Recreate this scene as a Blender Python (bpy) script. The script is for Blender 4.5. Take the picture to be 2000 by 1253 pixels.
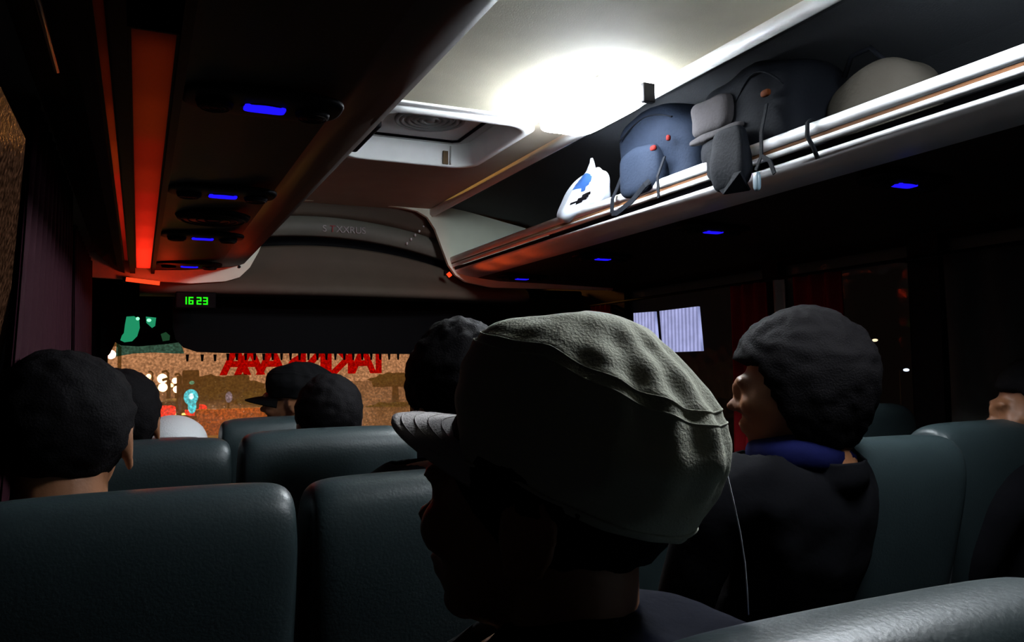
import bpy, bmesh, math, random
from mathutils import Vector, Matrix, noise
random.seed(7)
for o in list(bpy.data.objects): bpy.data.objects.remove(o, do_unlink=True)
SC = bpy.context.scene
COL = SC.collection
R = math.radians
# ------------------------------------------------------------------ camera
# bus frame: X to the right, Y to the front of the bus, Z up; the camera is at a window seat on the left
CAM = Vector((0, 0, 1.28)); FPX = 1555.0
AX = Vector((0.905, -0.011, -0.424)); AY = Vector((-0.424, -0.059, -0.904))
AY.normalize(); AX = (AX - AY*AX.dot(AY)).normalized(); AZ = AX.cross(AY)
M3 = Matrix((AX, AY, AZ))                                   # camera space -> bus space
cd = bpy.data.cameras.new('camera'); cam = bpy.data.objects.new('camera', cd); COL.objects.link(cam)
cd.sensor_width = 36; cd.lens = 36*FPX/2000; cd.clip_start = 0.02; cd.clip_end = 500
cam.matrix_world = Matrix.Translation(CAM) @ M3.to_4x4()
SC.camera = cam
def at(px, py, x=None, y=None, z=None):
    """point of the bus plane x=, y= or z= (absolute) that the photo shows at pixel px, py"""
    r = M3 @ Vector(((px-1000)/FPX, -(py-626.5)/FPX, -1))
    s = x/r.x if x is not None else (y/r.y if y is not None else (z-1.28)/r.z)
    return CAM + r*s
# ------------------------------------------------------------------ world, exposure
SC.view_settings.view_transform = 'Standard'; SC.view_settings.look = 'None'
SC.view_settings.gamma = 1; SC.view_settings.use_curve_mapping = False
SC.view_settings.exposure = 0.0
W = bpy.data.worlds.new('night'); SC.world = W; W.use_nodes = True
nt = W.node_tree; nt.nodes.clear()
wo = nt.nodes.new('ShaderNodeOutputWorld'); wb = nt.nodes.new('ShaderNodeBackground')
tc = nt.nodes.new('ShaderNodeTexCoord'); sep = nt.nodes.new('ShaderNodeSeparateXYZ')
nt.links.new(tc.outputs['Generated'], sep.inputs[0])
rp = nt.nodes.new('ShaderNodeValToRGB')                     # night sky over a lit city, glow to the front of the bus
mr = nt.nodes.new('ShaderNodeMapRange'); mr.inputs[1].default_value = -0.2; mr.inputs[2].default_value = 1
nt.links.new(sep.outputs['Y'], mr.inputs[0]); nt.links.new(mr.outputs[0], rp.inputs[0])
rp.color_ramp.elements[0].color = (0.006, 0.005, 0.004, 1); rp.color_ramp.elements[0].position = 0.80
rp.color_ramp.elements[1].color = (0.60, 0.275, 0.135, 1); rp.color_ramp.elements[1].position = 0.97
nt.links.new(rp.outputs[0], wb.inputs[0]); wb.inputs[1].default_value = 1.15
nt.links.new(wb.outputs[0], wo.inputs[0])
LAMP_W = 1.0
# ------------------------------------------------------------------ materials
MATS = {}
def mat(name, col, rough=0.6, metal=0.0, bump=0.0, scale=80, emit=None, strength=0, var=0.0, sheen=0, spec=0.5):
    if name in MATS: return MATS[name]
    m = bpy.data.materials.new(name); m.use_nodes = True; t = m.node_tree; b = t.nodes['Principled BSDF']
    b.inputs['Base Color'].default_value = (*col, 1); b.inputs['Roughness'].default_value = rough
    b.inputs['Metallic'].default_value = metal; b.inputs['Specular IOR Level'].default_value = spec
    if emit: b.inputs['Emission Color'].default_value = (*emit, 1); b.inputs['Emission Strength'].default_value = strength
    c = t.nodes.new('ShaderNodeTexCoord'); n = t.nodes.new('ShaderNodeTexNoise')
    n.inputs['Scale'].default_value = scale; n.inputs['Detail'].default_value = 4
    t.links.new(c.outputs['Object'], n.inputs['Vector'])
    if bump:
        bp = t.nodes.new('ShaderNodeBump'); bp.inputs['Strength'].default_value = bump; bp.inputs['Distance'].default_value = 0.002
        t.links.new(n.outputs['Fac'], bp.inputs['Height']); t.links.new(bp.outputs[0], b.inputs['Normal'])
    n2 = t.nodes.new('ShaderNodeTexNoise'); n2.inputs['Scale'].default_value = 9; t.links.new(c.outputs['Object'], n2.inputs['Vector'])
    mx = t.nodes.new('ShaderNodeMix'); mx.data_type = 'RGBA'
    v = 0.12 if var == 0 else var
    mx.inputs[6].default_value = (*[k*(1-v) for k in col], 1); mx.inputs[7].default_value = (*[min(1, k*(1+v)) for k in col], 1)
    t.links.new(n2.outputs['Fac'], mx.inputs[0]); t.links.new(mx.outputs[2], b.inputs['Base Color'])
    if sheen: b.inputs['Sheen Weight'].default_value = sheen
    MATS[name] = m; return m
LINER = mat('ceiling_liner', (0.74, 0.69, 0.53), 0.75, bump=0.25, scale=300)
LINER_SHADE = mat('front_liner_shaded', (0.36, 0.31, 0.235), 0.8, bump=0.25, scale=300)  # shade beyond the ridge put into the liner colour
DARK = mat('dark_rack_plastic', (0.016, 0.011, 0.009), 0.6, bump=0.2, scale=200, spec=.15)
DARKER = mat('black_plastic', (0.0022, 0.0018, 0.0026), 0.6, bump=0.1, spec=.06)
RACKIN = mat('rack_lining', (0.05, 0.055, 0.062), 0.85, bump=0.3, scale=250)
RAIL = mat('satin_rail', (0.80, 0.82, 0.84), 0.4)
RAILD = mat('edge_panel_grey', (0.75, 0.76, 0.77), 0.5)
EDGE_SHADE = mat('left_edge_panel_shaded', (0.04, 0.03, 0.026), 0.6, spec=.15)
GROOVE = mat('groove_brown', (0.16, 0.07, 0.03), 0.5)
GREY = mat('fascia_grey', (0.80, 0.86, 0.70), 0.6, bump=0.1)
CONS = mat('console_brown', (0.10, 0.078, 0.058), 0.7, bump=0.2, spec=.2)
CONSL = mat('console_band', (0.17, 0.17, 0.14), 0.6)
WHITE = mat('white_plastic', (0.88, 0.90, 0.88), 0.45)
VENT = mat('vent_grey', (0.60, 0.60, 0.57), 0.6)
SEAT = mat('seat_leather', (0.018, 0.028, 0.030), 0.42, bump=0.22, scale=220, spec=.3)
SEATSIDE = mat('seat_side', (0.02, 0.024, 0.027), 0.5, bump=0.2)
METAL = mat('seat_metal', (0.2, 0.2, 0.2), 0.35, metal=0.9)
WALL = mat('wall_vinyl', (0.010, 0.008, 0.010), 0.7, bump=0.3, spec=.1)
FLOOR = mat('floor_vinyl', (0.02, 0.02, 0.022), 0.5, bump=0.3)
CURT = mat('curtain_plum', (0.022, 0.005, 0.009), 0.9, spec=.1, bump=0.3)
CURTR = mat('curtain_red', (0.22, 0.008, 0.012), 0.9, spec=.05, bump=0.3)
CURTW = mat('curtain_pale', (0.35, 0.38, 0.33), 0.9, bump=0.3)
SKIN = mat('skin', (0.22, 0.09, 0.04), 0.5, bump=0.15, scale=200)
HAIR = mat('hair_black', (0.0035, 0.003, 0.0035), 0.8, bump=0.8, scale=320, spec=0.06)
SHIRT = mat('shirt_dark', (0.003, 0.003, 0.004), 0.9, spec=.05, bump=0.4)
HOODM = mat('hood_navy', (0.001, 0.0015, 0.006), 0.9, spec=.05, bump=0.4)
BLUEC = mat('collar_blue', (0.003, 0.004, 0.03), 0.9, spec=.05, bump=0.4)
CAPM = mat('cap_twill', (0.37, 0.37, 0.29), 0.9, bump=0.6, scale=420)
CAPB = mat('cap_visor_twill', (0.40, 0.37, 0.36), 0.9, bump=0.6, scale=420)
CAPD = mat('cap_black', (0.005, 0.005, 0.0055), 0.9, spec=.05, bump=0.4)
KNIT = mat('knit_white', (0.62, 0.64, 0.64), 0.9, bump=0.9, scale=260)
BAGN = mat('bag_navy', (0.006, 0.009, 0.016), 0.85, spec=.05, bump=0.5, scale=140)
BAGK = mat('bag_black', (0.0035, 0.0042, 0.006), 0.8, spec=.05, bump=0.5, scale=140)
BAGG = mat('bag_grey', (0.030, 0.028, 0.030), 0.85, spec=.05, bump=0.6, scale=140)
BAGT = mat('bag_taupe', (0.05, 0.045, 0.037), 0.9, spec=.05, bump=0.6, scale=140)
PLAS = mat('plastic_bag_white', (0.74, 0.80, 0.90), 0.35, bump=0.3, scale=40)
WIN_BLUE = mat('bag_window_blue', (0.03, 0.09, 0.28), 0.3)
RUST = mat('stain_brown', (0.12, 0.07, 0.03), 0.8)
def emitter(name, col, s):
    m = bpy.data.materials.new(name); m.use_nodes = True; t = m.node_tree; t.nodes.clear()
    o = t.nodes.new('ShaderNodeOutputMaterial'); e = t.nodes.new('ShaderNodeEmission')
    e.inputs[0].default_value = (*col, 1); e.inputs[1].default_value = s; t.links.new(e.outputs[0], o.inputs[0]); return m
E_LAMP = emitter('lamp_tube_white', (0.86, 0.93, 1.0), 120)
E_BLUE = emitter('led_blue', (0.012, 0.006, 1.0), 1.15)
E_RED = emitter('lamp_red', (1.0, 0.05, 0.012), 1.6)
E_GREEN = emitter('led_green', (0.02, 1.0, 0.01), 1.1)
# ------------------------------------------------------------------ helpers
def new_obj(name, me, m, parent=None, smooth=False):
    o = bpy.data.objects.new(name, me); COL.objects.link(o)
    if m and not me.materials: me.materials.append(m)
    if smooth:
        for p in me.polygons: p.use_smooth = True
    if parent: o.parent = parent
    return o
def obj(name, bm, m, parent=None, smooth=False):
    bmesh.ops.recalc_face_normals(bm, faces=bm.faces)
    me = bpy.data.meshes.new(name); bm.to_mesh(me); bm.free()
    return new_obj(name, me, m, parent, smooth)
def tag(o, label, cat, group=None, kind=None):
    o['label'] = label; o['category'] = cat
    if group: o['group'] = group
    if kind: o['kind'] = kind
    return o
def thing(name, loc, label, cat, group=None, rz=0):
    o = bpy.data.objects.new(name, None); COL.objects.link(o); o.location = loc; o.rotation_euler = (0, 0, rz)
    o.empty_display_size = 0.05
    return tag(o, label, cat, group)
def struct(o): o['kind'] = 'structure'; return o
def copy_tree(o, parent=None):
    c = o.copy(); COL.objects.link(c); c.parent = parent
    for ch in o.children: copy_tree(ch, c)
    return c
def box(bm, x0, x1, y0, y1, z0, z1, bev=0.0, seg=2):
    vs = [bm.verts.new((x, y, z)) for x in (x0, x1) for y in (y0, y1) for z in (z0, z1)]
    fs = [bm.faces.new([vs[i] for i in f]) for f in ((0,1,3,2),(4,6,7,5),(0,4,5,1),(2,3,7,6),(0,2,6,4),(1,5,7,3))]
    if bev:
        es = {e for f in fs for e in f.edges}
        bmesh.ops.bevel(bm, geom=list(es), offset=bev, segments=seg, profile=0.5, affect='EDGES')
    return bm
def bx(*a, **k): return box(bmesh.new(), *a, **k)
def extr_y(pts, y0, y1, bm=None, n=1):
    """closed (x,z) outline carried along Y"""
    bm = bm or bmesh.new(); N = len(pts); rings = []
    for i in range(n+1):
        y = y0+(y1-y0)*i/n
        rings.append([bm.verts.new((p[0], y, p[1])) for p in pts])
    for a, b in zip(rings, rings[1:]):
        for i in range(N): bm.faces.new((a[i], a[(i+1) % N], b[(i+1) % N], b[i]))
    bm.faces.new(rings[0]); bm.faces.new(rings[-1]); return bm
def ribbon(line, th):
    """open outline given thickness th on its outer side -> closed outline"""
    out = []
    for i, p in enumerate(line):
        a = Vector(line[max(0, i-1)]); b = Vector(line[min(len(line)-1, i+1)]); d = (b-a).normalized()
        out.append((p[0]-d.y*th, p[1]+d.x*th))
    return list(line)+out[::-1]
def tube(pts, r, bm=None, seg=8, closed=False):
    bm = bm or bmesh.new(); rings = []; n = len(pts); pts = [Vector(p) for p in pts]
    for i, p in enumerate(pts):
        a = pts[(i-1) % n] if closed else pts[max(0, i-1)]; b = pts[(i+1) % n] if closed else pts[min(n-1, i+1)]
        d = (b-a).normalized(); up = Vector((0, 0, 1)) if abs(d.z) < 0.9 else Vector((1, 0, 0))
        s = d.cross(up).normalized(); u = s.cross(d); rr = r[i] if isinstance(r, (list, tuple)) else r
        rings.append([bm.verts.new(p+(s*math.cos(2*math.pi*k/seg)+u*math.sin(2*math.pi*k/seg))*rr) for k in range(seg)])
    for a, b in (zip(rings, rings[1:]+rings[:1]) if closed else zip(rings, rings[1:])):
        for k in range(seg): bm.faces.new((a[k], a[(k+1) % seg], b[(k+1) % seg], b[k]))
    if not closed: bm.faces.new(rings[0][::-1]); bm.faces.new(rings[-1])
    return bm
def strap(pts, w, th, wd=(0, 1, 0), bm=None):
    """flat band of width w along pts"""
    bm = bm or bmesh.new(); pts = [Vector(p) for p in pts]; rings = []
    for i, p in enumerate(pts):
        d = (pts[min(len(pts)-1, i+1)]-pts[max(0, i-1)]).normalized(); s = Vector(wd)-d*d.dot(Vector(wd)); s.normalize(); u = s.cross(d)
        rings.append([bm.verts.new(p+s*a*w/2+u*b*th/2) for a, b in ((-1,-1),(1,-1),(1,1),(-1,1))])
    for a, b in zip(rings, rings[1:]):
        for k in range(4): bm.faces.new((a[k], a[(k+1) % 4], b[(k+1) % 4], b[k]))
    bm.faces.new(rings[0][::-1]); bm.faces.new(rings[-1]); return bm
def cyl(bm, c, r, h, axis='Z', seg=24, r2=None):
    q = bmesh.ops.create_cone(bm, cap_ends=True, segments=seg, radius1=r, radius2=r if r2 is None else r2, depth=h)
    m = {'Z': Matrix(), 'Y': Matrix.Rotation(R(90), 4, 'X'), 'X': Matrix.Rotation(R(90), 4, 'Y')}[axis]
    bmesh.ops.transform(bm, matrix=Matrix.Translation(c) @ m, verts=q['verts']); return bm
def ell(bm, c, r, rot=None, u=24, v=16):
    q = bmesh.ops.create_uvsphere(bm, u_segments=u, v_segments=v, radius=1)
    m = Matrix.Translation(c) @ (rot.to_4x4() if rot else Matrix()) @ Matrix.Diagonal((*r, 1))
    bmesh.ops.transform(bm, matrix=m, verts=q['verts']); return bm
def superbox(c, r, e=0.45, n=40, amp=0.0, fr=8, seed=0, fn=None):
    """soft stuffed shape: superellipsoid with noise"""
    bm = bmesh.new(); sg = lambda a, p: math.copysign(abs(a)**p, a)
    q = bmesh.ops.create_uvsphere(bm, u_segments=n, v_segments=n//2, radius=1)
    for v in bm.verts:
        th = math.atan2(v.co.y, v.co.x); ph = math.asin(max(-1, min(1, v.co.z)))
        p = Vector((r[0]*sg(math.cos(ph), e)*sg(math.cos(th), e), r[1]*sg(math.cos(ph), e)*sg(math.sin(th), e), r[2]*sg(math.sin(ph), e)))
        if amp: p += v.co*amp*noise.noise(p*fr+Vector((seed, seed*2, 0)))
        if fn: p = fn(p)
        v.co = p+Vector(c)
    return bm
def text(name, s, size, loc, rot, m, parent=None, ext=0.0008, mirror=False, align='LEFT', bold=0.0):
    c = bpy.data.curves.new(name, 'FONT'); c.body = s; c.size = size; c.extrude = ext; c.align_x = align; c.offset = size*bold
    t = bpy.data.objects.new(name, c); COL.objects.link(t)
    dg = bpy.context.evaluated_depsgraph_get(); me = bpy.data.meshes.new_from_object(t.evaluated_get(dg)); me.name = name
    bpy.data.objects.remove(t)
    if mirror: me.transform(Matrix.Scale(-1, 4, (1, 0, 0)))
    me.transform(Matrix.Translation(loc) @ rot.to_4x4()); me.materials.clear()
    return new_obj(name, me, m, parent)
def bake(o, name, m, parent=None, smooth=True):
    dg = bpy.context.evaluated_depsgraph_get(); dg.update()
    me = bpy.data.meshes.new_from_object(o.evaluated_get(dg)); me.name = name; me.materials.clear()
    bpy.data.objects.remove(o)
    return new_obj(name, me, m, parent, smooth)
XC = 0.85                                     # centre line of the bus
H = 1.28
# ------------------------------------------------------------------ structure
YB, YF = -2.2, 3.4
WL, WR = -0.21, 2.16
struct(obj('floor', bx(WL-0.1, WR+0.1, YB, 4.4, -0.08, 0.0), FLOOR))
# ceiling: bright rear liner, a joint ridge, then the front liner, darker for painted shade, with the hatch hole
CX0, CX1, CZ = 0.50, 1.20, 2.0
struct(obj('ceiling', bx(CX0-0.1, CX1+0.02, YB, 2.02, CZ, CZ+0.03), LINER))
bm = bmesh.new()
HX0, HX1, HY0, HY1 = 0.60, 1.05, 2.09, 2.60
box(bm, CX0-0.1, HX0-0.01, 2.04, YF+0.1, CZ+0.004, CZ+0.03); box(bm, HX1+0.01, CX1+0.02, 2.04, YF+0.1, CZ+0.004, CZ+0.03)
box(bm, HX0-0.01, HX1+0.01, HY1+0.01, YF+0.1, CZ+0.004, CZ+0.03); box(bm, HX0-0.01, HX1+0.01, 2.04, HY0-0.01, CZ+0.004, CZ+0.03)
struct(obj('ceiling', bm, LINER_SHADE))
struct(obj('trim_1', bx(CX0-0.08, CX1, 2.018, 2.042, CZ-0.006, CZ+0.03, bev=0.004), WHITE))
def lean_left(o):
    """the bus side leans out below the window head"""
    for v in o.data.vertices:
        z = v.co.z; v.co.x -= 0.19*max(0, min(1, (1.83-z)/0.5))
# side walls with window openings
def wall(name, x0, x1, wins, m):
    bm = bmesh.new(); ys = YB
    for (a, b, z0, z1) in wins:
        box(bm, x0, x1, ys, a, 0, 2.05); box(bm, x0, x1, a, b, 0, z0); box(bm, x0, x1, a, b, z1, 2.05); ys = b
    box(bm, x0, x1, ys, 4.4, 0, 2.05); return struct(obj(name, bm, m))
LW = [(0.2, 2.60, 0.86, 1.94), (2.68, 3.2, 0.86, 1.78)]
RW = [(0.3, 1.60, 0.90, 1.66), (1.70, 2.26, 0.90, 1.66), (2.34, 3.3, 0.90, 1.66)]
wall('wall_left', WL-0.05, WL, LW, WALL)
for o in SC.objects:
    if o.name == 'wall_left': lean_left(o)
wall('wall_right', WR, WR+0.05, RW, WALL)
struct(obj('wall_back', bx(WL, WR, YB-0.05, YB, 0, 2.1), WALL))
# rain-wet glass
def wetglass(name, tint, drops=90, lo=0.25, hi=1.0, contrast=0.5):
    m = bpy.data.materials.new(name); m.use_nodes = True; t = m.node_tree; t.nodes.clear()
    o = t.nodes.new('ShaderNodeOutputMaterial'); tr = t.nodes.new('ShaderNodeBsdfTransparent'); gl = t.nodes.new('ShaderNodeBsdfGlossy')
    gl.inputs['Roughness'].default_value = 0.1; gl.inputs[0].default_value = (0.6, 0.6, 0.6, 1)
    c = t.nodes.new('ShaderNodeTexCoord'); v = t.nodes.new('ShaderNodeTexVoronoi'); v.inputs['Scale'].default_value = drops
    n = t.nodes.new('ShaderNodeTexNoise'); n.inputs['Scale'].default_value = drops*0.8; n.inputs['Detail'].default_value = 3
    t.links.new(c.outputs['Object'], v.inputs['Vector']); t.links.new(c.outputs['Object'], n.inputs['Vector'])
    rr = t.nodes.new('ShaderNodeValToRGB'); rr.color_ramp.elements[0].position = 0.35; rr.color_ramp.elements[1].position = 0.7
    rr.color_ramp.elements[0].color = (*[k*lo for k in tint], 1); rr.color_ramp.elements[1].color = (*[k*hi for k in tint], 1)
    t.links.new(n.outputs['Fac'], rr.inputs[0]); t.links.new(rr.outputs[0], tr.inputs[0])
    bp = t.nodes.new('ShaderNodeBump'); bp.inputs['Strength'].default_value = 0.6; bp.inputs['Distance'].default_value = 0.004
    t.links.new(v.outputs['Distance'], bp.inputs['Height']); t.links.new(bp.outputs[0], gl.inputs['Normal'])
    # drops scatter a little of the outside glow
    tl = t.nodes.new('ShaderNodeBsdfTranslucent'); tl.inputs[0].default_value = (0.8, 0.8, 0.8, 1)
    m1 = t.nodes.new('ShaderNodeMixShader'); m1.inputs[0].default_value = 0.10
    t.links.new(tr.outputs[0], m1.inputs[1]); t.links.new(tl.outputs[0], m1.inputs[2])
    m2 = t.nodes.new('ShaderNodeMixShader'); m2.inputs[0].default_value = 0.02
    t.links.new(m1.outputs[0], m2.inputs[1]); t.links.new(gl.outputs[0], m2.inputs[2]); t.links.new(m2.outputs[0], o.inputs[0]); return m
GLASS = wetglass('windscreen_glass', (1, 1, 1), 110, 0.5, 1.0)
GLASSW = wetglass('wet_side_glass', (0.36, 0.36, 0.38), 90, 0.2, 1.0)
GLASSC = wetglass('clear_side_glass', (0.85, 0.87, 0.95), 20, 0.9, 1.0)
def window(n, x, w, m):
    y0, y1, z0, z1 = w
    f = bmesh.new(); t = 0.018
    box(f, x-0.012, x+0.012, y0, y1, z0, z0+t); box(f, x-0.012, x+0.012, y0, y1, z1-t, z1)
    box(f, x-0.012, x+0.012, y0, y0+t, z0+t, z1-t); box(f, x-0.012, x+0.012, y1-t, y1, z0+t, z1-t)
    fr = struct(obj('window_%d' % n, f, DARKER)); obj('pane', bx(x-0.003, x+0.003, y0+t, y1-t, z0+t, z1-t), m, fr)
n = 1
for w in LW:
    window(n, WL-0.028, w, GLASSW)
    for o in list(SC.objects):
        if o.name == 'window_%d' % n or (o.parent and o.parent.name == 'window_%d' % n): lean_left(o)
    n += 1
for w in RW: window(n, WR+0.028, w, GLASSC); n += 1
# ------------------------------------------------------------------ luggage racks
def rack(name, side, label):
    """side +1 the right rack, -1 its mirror image on the left"""
    t = thing(name, (XC+side*0.6, 0.6, 1.68), label, 'luggage rack', 'luggage racks along both sides')
    EDGE = RAILD if side > 0 else EDGE_SHADE  # left panel's shade is put into a darker copy of the material
    mx = (lambda x: x) if side > 0 else (lambda x: 2*XC-x)
    def P(nm, line, th, m, y0=YB, y1=YF, parent=t, sm=False):
        o = obj(nm, extr_y([(mx(a), H+b) for a, b in ribbon(line, th)], y0, y1, n=1), m, None, sm)
        o.parent = parent; o.matrix_parent_inverse = Matrix.Translation(-parent.matrix_basis.translation); return o
    P('upper_rail', [(1.312, .506), (1.296, .512), (1.286, .506), (1.285, .495), (1.290, .482)], 0.012, RAIL, sm=True)
    P('rail_groove', [(1.291, .4815), (1.2935, .4755)], 0.010, GROOVE)
    P('lower_rail', [(1.2935, .475), (1.293, .470), (1.298, .4615)], 0.010, RAIL, sm=True)
    P('rail_gap', [(1.307, .4615), (1.313, .4485)], 0.006, DARKER)
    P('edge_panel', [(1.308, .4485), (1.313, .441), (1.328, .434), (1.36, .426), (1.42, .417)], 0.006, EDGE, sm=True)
    uw = (WR if side > 0 else 2*XC-WL)
    if side > 0:
        P('underside_panel', [(1.42, .417), (1.535, .405), (1.75, .402), (uw, .39)], 0.006, DARK)
    else:
        P('underside_panel', [(1.42, .417), (1.535, .405), (1.655, .400)], 0.006, DARK)
    P('shelf', [(1.325, .46), (uw-0.005, .46)], 0.008, RACKIN)
    P('rack_roof', [(1.21, .725), (1.30, .735), (1.62, .69), (uw-0.005, .58)], 0.012, RACKIN)
    P('cornice_trim', [(1.19, .722), (1.190, .700), (1.200, .688), (1.212, .692), (1.220, .712)], 0.006, WHITE, sm=True)
    return t
rack_r = rack('luggage_rack', 1, 'long open luggage rack with silver rail on the right, loaded with bags')
rack_l = rack('luggage_rack', -1, 'dark luggage rack seen from below on the left, lit red')
def light(name, kind, loc, e, col, size=0.1, sy=None, rot=(0, 0, 0)):
    d = bpy.data.lights.new(name, kind); d.energy = e; d.color = col
    if kind == 'AREA':
        d.size = size
        if sy: d.shape = 'RECTANGLE'; d.size_y = sy
    elif kind == 'POINT': d.shadow_soft_size = size
    o = bpy.data.objects.new(name, d); COL.objects.link(o); o.location = loc; o.rotation_euler = rot; return o
# red light channels beside the left rack: a translucent cover with lamps inside the box
def channel(name, x0, x1, z, y0, y1, label, lamps):
    m = MATS.get('red_cover')
    if not m:
        m = bpy.data.materials.new('red_cover'); m.use_nodes = True; t = m.node_tree; t.nodes.clear()
        o = t.nodes.new('ShaderNodeOutputMaterial'); a = t.nodes.new('ShaderNodeBsdfTranslucent'); a.inputs[0].default_value = (0.9, 0.8, 0.8, 1)
        b = t.nodes.new('ShaderNodeBsdfDiffuse'); b.inputs[0].default_value = (0.3, 0.12, 0.08, 1); q = t.nodes.new('ShaderNodeMixShader'); q.inputs[0].default_value = 0.3
        t.links.new(a.outputs[0], q.inputs[1]); t.links.new(b.outputs[0], q.inputs[2]); t.links.new(q.outputs[0], o.inputs[0]); MATS['red_cover'] = m
    T = thing(name, ((x0+x1)/2, (y0+y1)/2, z+0.05), label, 'light strip', 'red light strips under the left rack')
    inv = Matrix.Translation(-T.matrix_basis.translation)
    for nm, b, mm in (('housing', box(box(box(bmesh.new(), x0-0.004, x0, y0, y1, z, z+0.05), x1, x1+0.004, y0, y1, z, z+0.05), x0-0.004, x1+0.004, y0, y1, z+0.05, z+0.054), DARKER),
                      ('end_cap', bx(x0, x1, y0, y0+0.004, z, z+0.05), DARKER), ('end_cap', bx(x0, x1, y1-0.004, y1, z, z+0.05), DARKER),
                      ('cover', bx(x0, x1, y0+0.004, y1-0.004, z, z+0.002), m)):
        o = obj(nm, b, mm, T); o.matrix_parent_inverse = inv
    for (a, b, e, c) in lamps:
        light('red_tube_lamp', 'AREA', ((x0+x1)/2, (a+b)/2, z+0.046), e, c, (x1-x0)*0.7, b-a)
RED, ORG = (1, 0.03, 0.01), (1, 0.10, 0.01)
channel('red_light_strip', -0.012, 0.036, H+0.392, 0.98, 3.28, 'wide glowing red light strip under the left rack',
        [(y, y+.50, .6*math.exp(-1.95*(2.78-y)), RED if y > 1.8 else ((1, .05, .01) if y > 1.4 else ORG)) for y in [2.77-.22*k for k in range(9)]])
channel('red_light_strip', -0.049, -0.038, H+0.395, 0.8, 3.1, 'thin glowing red line nearest the left window',
        [(y, y+.45, .09*math.exp(-((y-2.0)/.6)**2), RED if y > 1.6 else ORG) for y in [2.62-.22*k for k in range(9)]])
# dark trims closing the left rack towards the window
bm = extr_y([(-0.016, H+.385), (-0.034, H+.385), (-0.034, H+.45), (-0.016, H+.45)], YB, YF)
struct(obj('trim_2', bm, DARKER))
bm = extr_y([(0.040, H+.386), (0.052, H+.386), (0.052, H+.45), (0.040, H+.45)], YB, YF)
struct(obj('trim_3', bm, DARKER))
bm = extr_y([(-0.053, H+.385), (-0.075, H+.392), (-0.10, H+.41), (-0.17, H+.475), (-.20, H+.525), (-.20, H+.54), (-0.16, H+.50), (-0.09, H+.43), (-0.053, H+.40)], YB, YF)
struct(obj('trim_4', bm, DARK))
bm = tube([(-0.103, 0.3, H+.405), (-0.103, 1.0, H+.405), (-0.103, 1.2, H+.405)], 0.004)
c = obj('curtain_rail', bm, METAL, None, True); tag(c, 'thin curtain rail above the left window', 'rail')
# ------------------------------------------------------------------ service pods with blue reading lamps
PY = [1.21, 1.86, 2.48, 3.16]
def pod(side, y, label, first):
    x = XC+side*0.684
    T = thing('reading_light_pod', (x, y, H+.402), label, 'reading light', 'blue reading light pods under the racks')
    s = -side  # towards the aisle
    bm = superbox((0.0, 0, -0.003), (0.115, 0.060, 0.009), 0.6, 40); obj('housing', bm, DARKER, T, True)
    bm = superbox((0, 0.0, -0.0125), (0.030, 0.0155, 0.003), 0.35, 32); obj('blue_lens', bm, E_BLUE, T, True)
    bm = bmesh.new(); tube([(0.033*math.cos(a)*1.0, 0.0185*math.sin(a), -0.0115) for a in [k*math.pi/12 for k in range(24)]], 0.0018, bm, 6, True); obj('lens_rim', bm, DARK, T, True)
    for dx in (-0.07, 0.07):
        bm = bmesh.new(); cyl(bm, (dx, 0, -0.014), 0.024, 0.010, r2=0.027)
        nz = obj('air_nozzle', bm, DARKER, T, True)
        bm = bmesh.new()
        for rr in (0.008, 0.015, 0.021): tube([(dx+rr*math.cos(a), rr*math.sin(a), -0.0195) for a in [k*math.pi/10 for k in range(20)]], 0.0012, bm, 5, True)
        obj('nozzle_rings', bm, DARK, nz, True)
    return T
NEARN = ['nearest the camera', 'second from the camera', 'third from the camera', 'farthest, by the front panel']
for i, y in enumerate(PY):
    pod(-1, y, 'oval pod with blue lamp under the left rack, %s' % NEARN[i], i == 0)
    pod(1, y, 'oval pod with blue lamp under the right rack, %s' % NEARN[i], False)
# round loudspeaker under the left rack, between the second and third pods
sp = thing('ceiling_speaker', (0.17, 2.17, H+.402), 'black round speaker under the left rack between two blue lamps', 'speaker')
bm = bmesh.new(); cyl(bm, (0, 0, -0.006), 0.085, 0.012, r2=0.092, seg=40); obj('speaker_housing', bm, DARKER, sp, True)
bm = bmesh.new()
for rr in (0.02, 0.04, 0.06, 0.078): tube([(rr*math.cos(a), rr*math.sin(a), -0.013) for a in [k*math.pi/18 for k in range(36)]], 0.002, bm, 5, True)
obj('speaker_grille', bm, DARK, sp, True)
# ------------------------------------------------------------------ aisle ceiling lamps
def ceiling_lamp(y0, y1, x0, x1, label, st):
    T = thing('ceiling_lamp', ((x0+x1)/2, (y0+y1)/2, CZ), label, 'ceiling lamp', 'white ceiling lamps over the aisle')
    w, l = (x1-x0)/2, (y1-y0)/2
    bm = bx(-w*.85, w*.85, -l*.9, l*.9, -0.008, 0.0, bev=0.002); obj('base_plate', bm, WHITE, T)
    bm = superbox((0, 0, -0.029), (w*0.95, l*0.96, 0.027), 0.35, 40); obj('diffuser', bm, st, T, True)
    for s in (-1,):
        bm = bx(w*0.55, w*0.95, s*l*0.965-0.008, s*l*0.965+0.008, -0.056, -0.006, bev=0.003); obj('end_clip', bm, DARKER, T)
    return T
ceiling_lamp(1.64, 2.0, 1.01, 1.185, 'blazing white ceiling lamp at the ceiling edge above the right rack', E_LAMP)
E_LAMP2 = emitter('lamp_tube_white_rear', (0.86, 0.93, 1.0), 95)
ceiling_lamp(0.50, 0.86, 1.01, 1.185, 'white ceiling lamp above the capped passenger, beyond the top of the picture', E_LAMP2)
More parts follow.
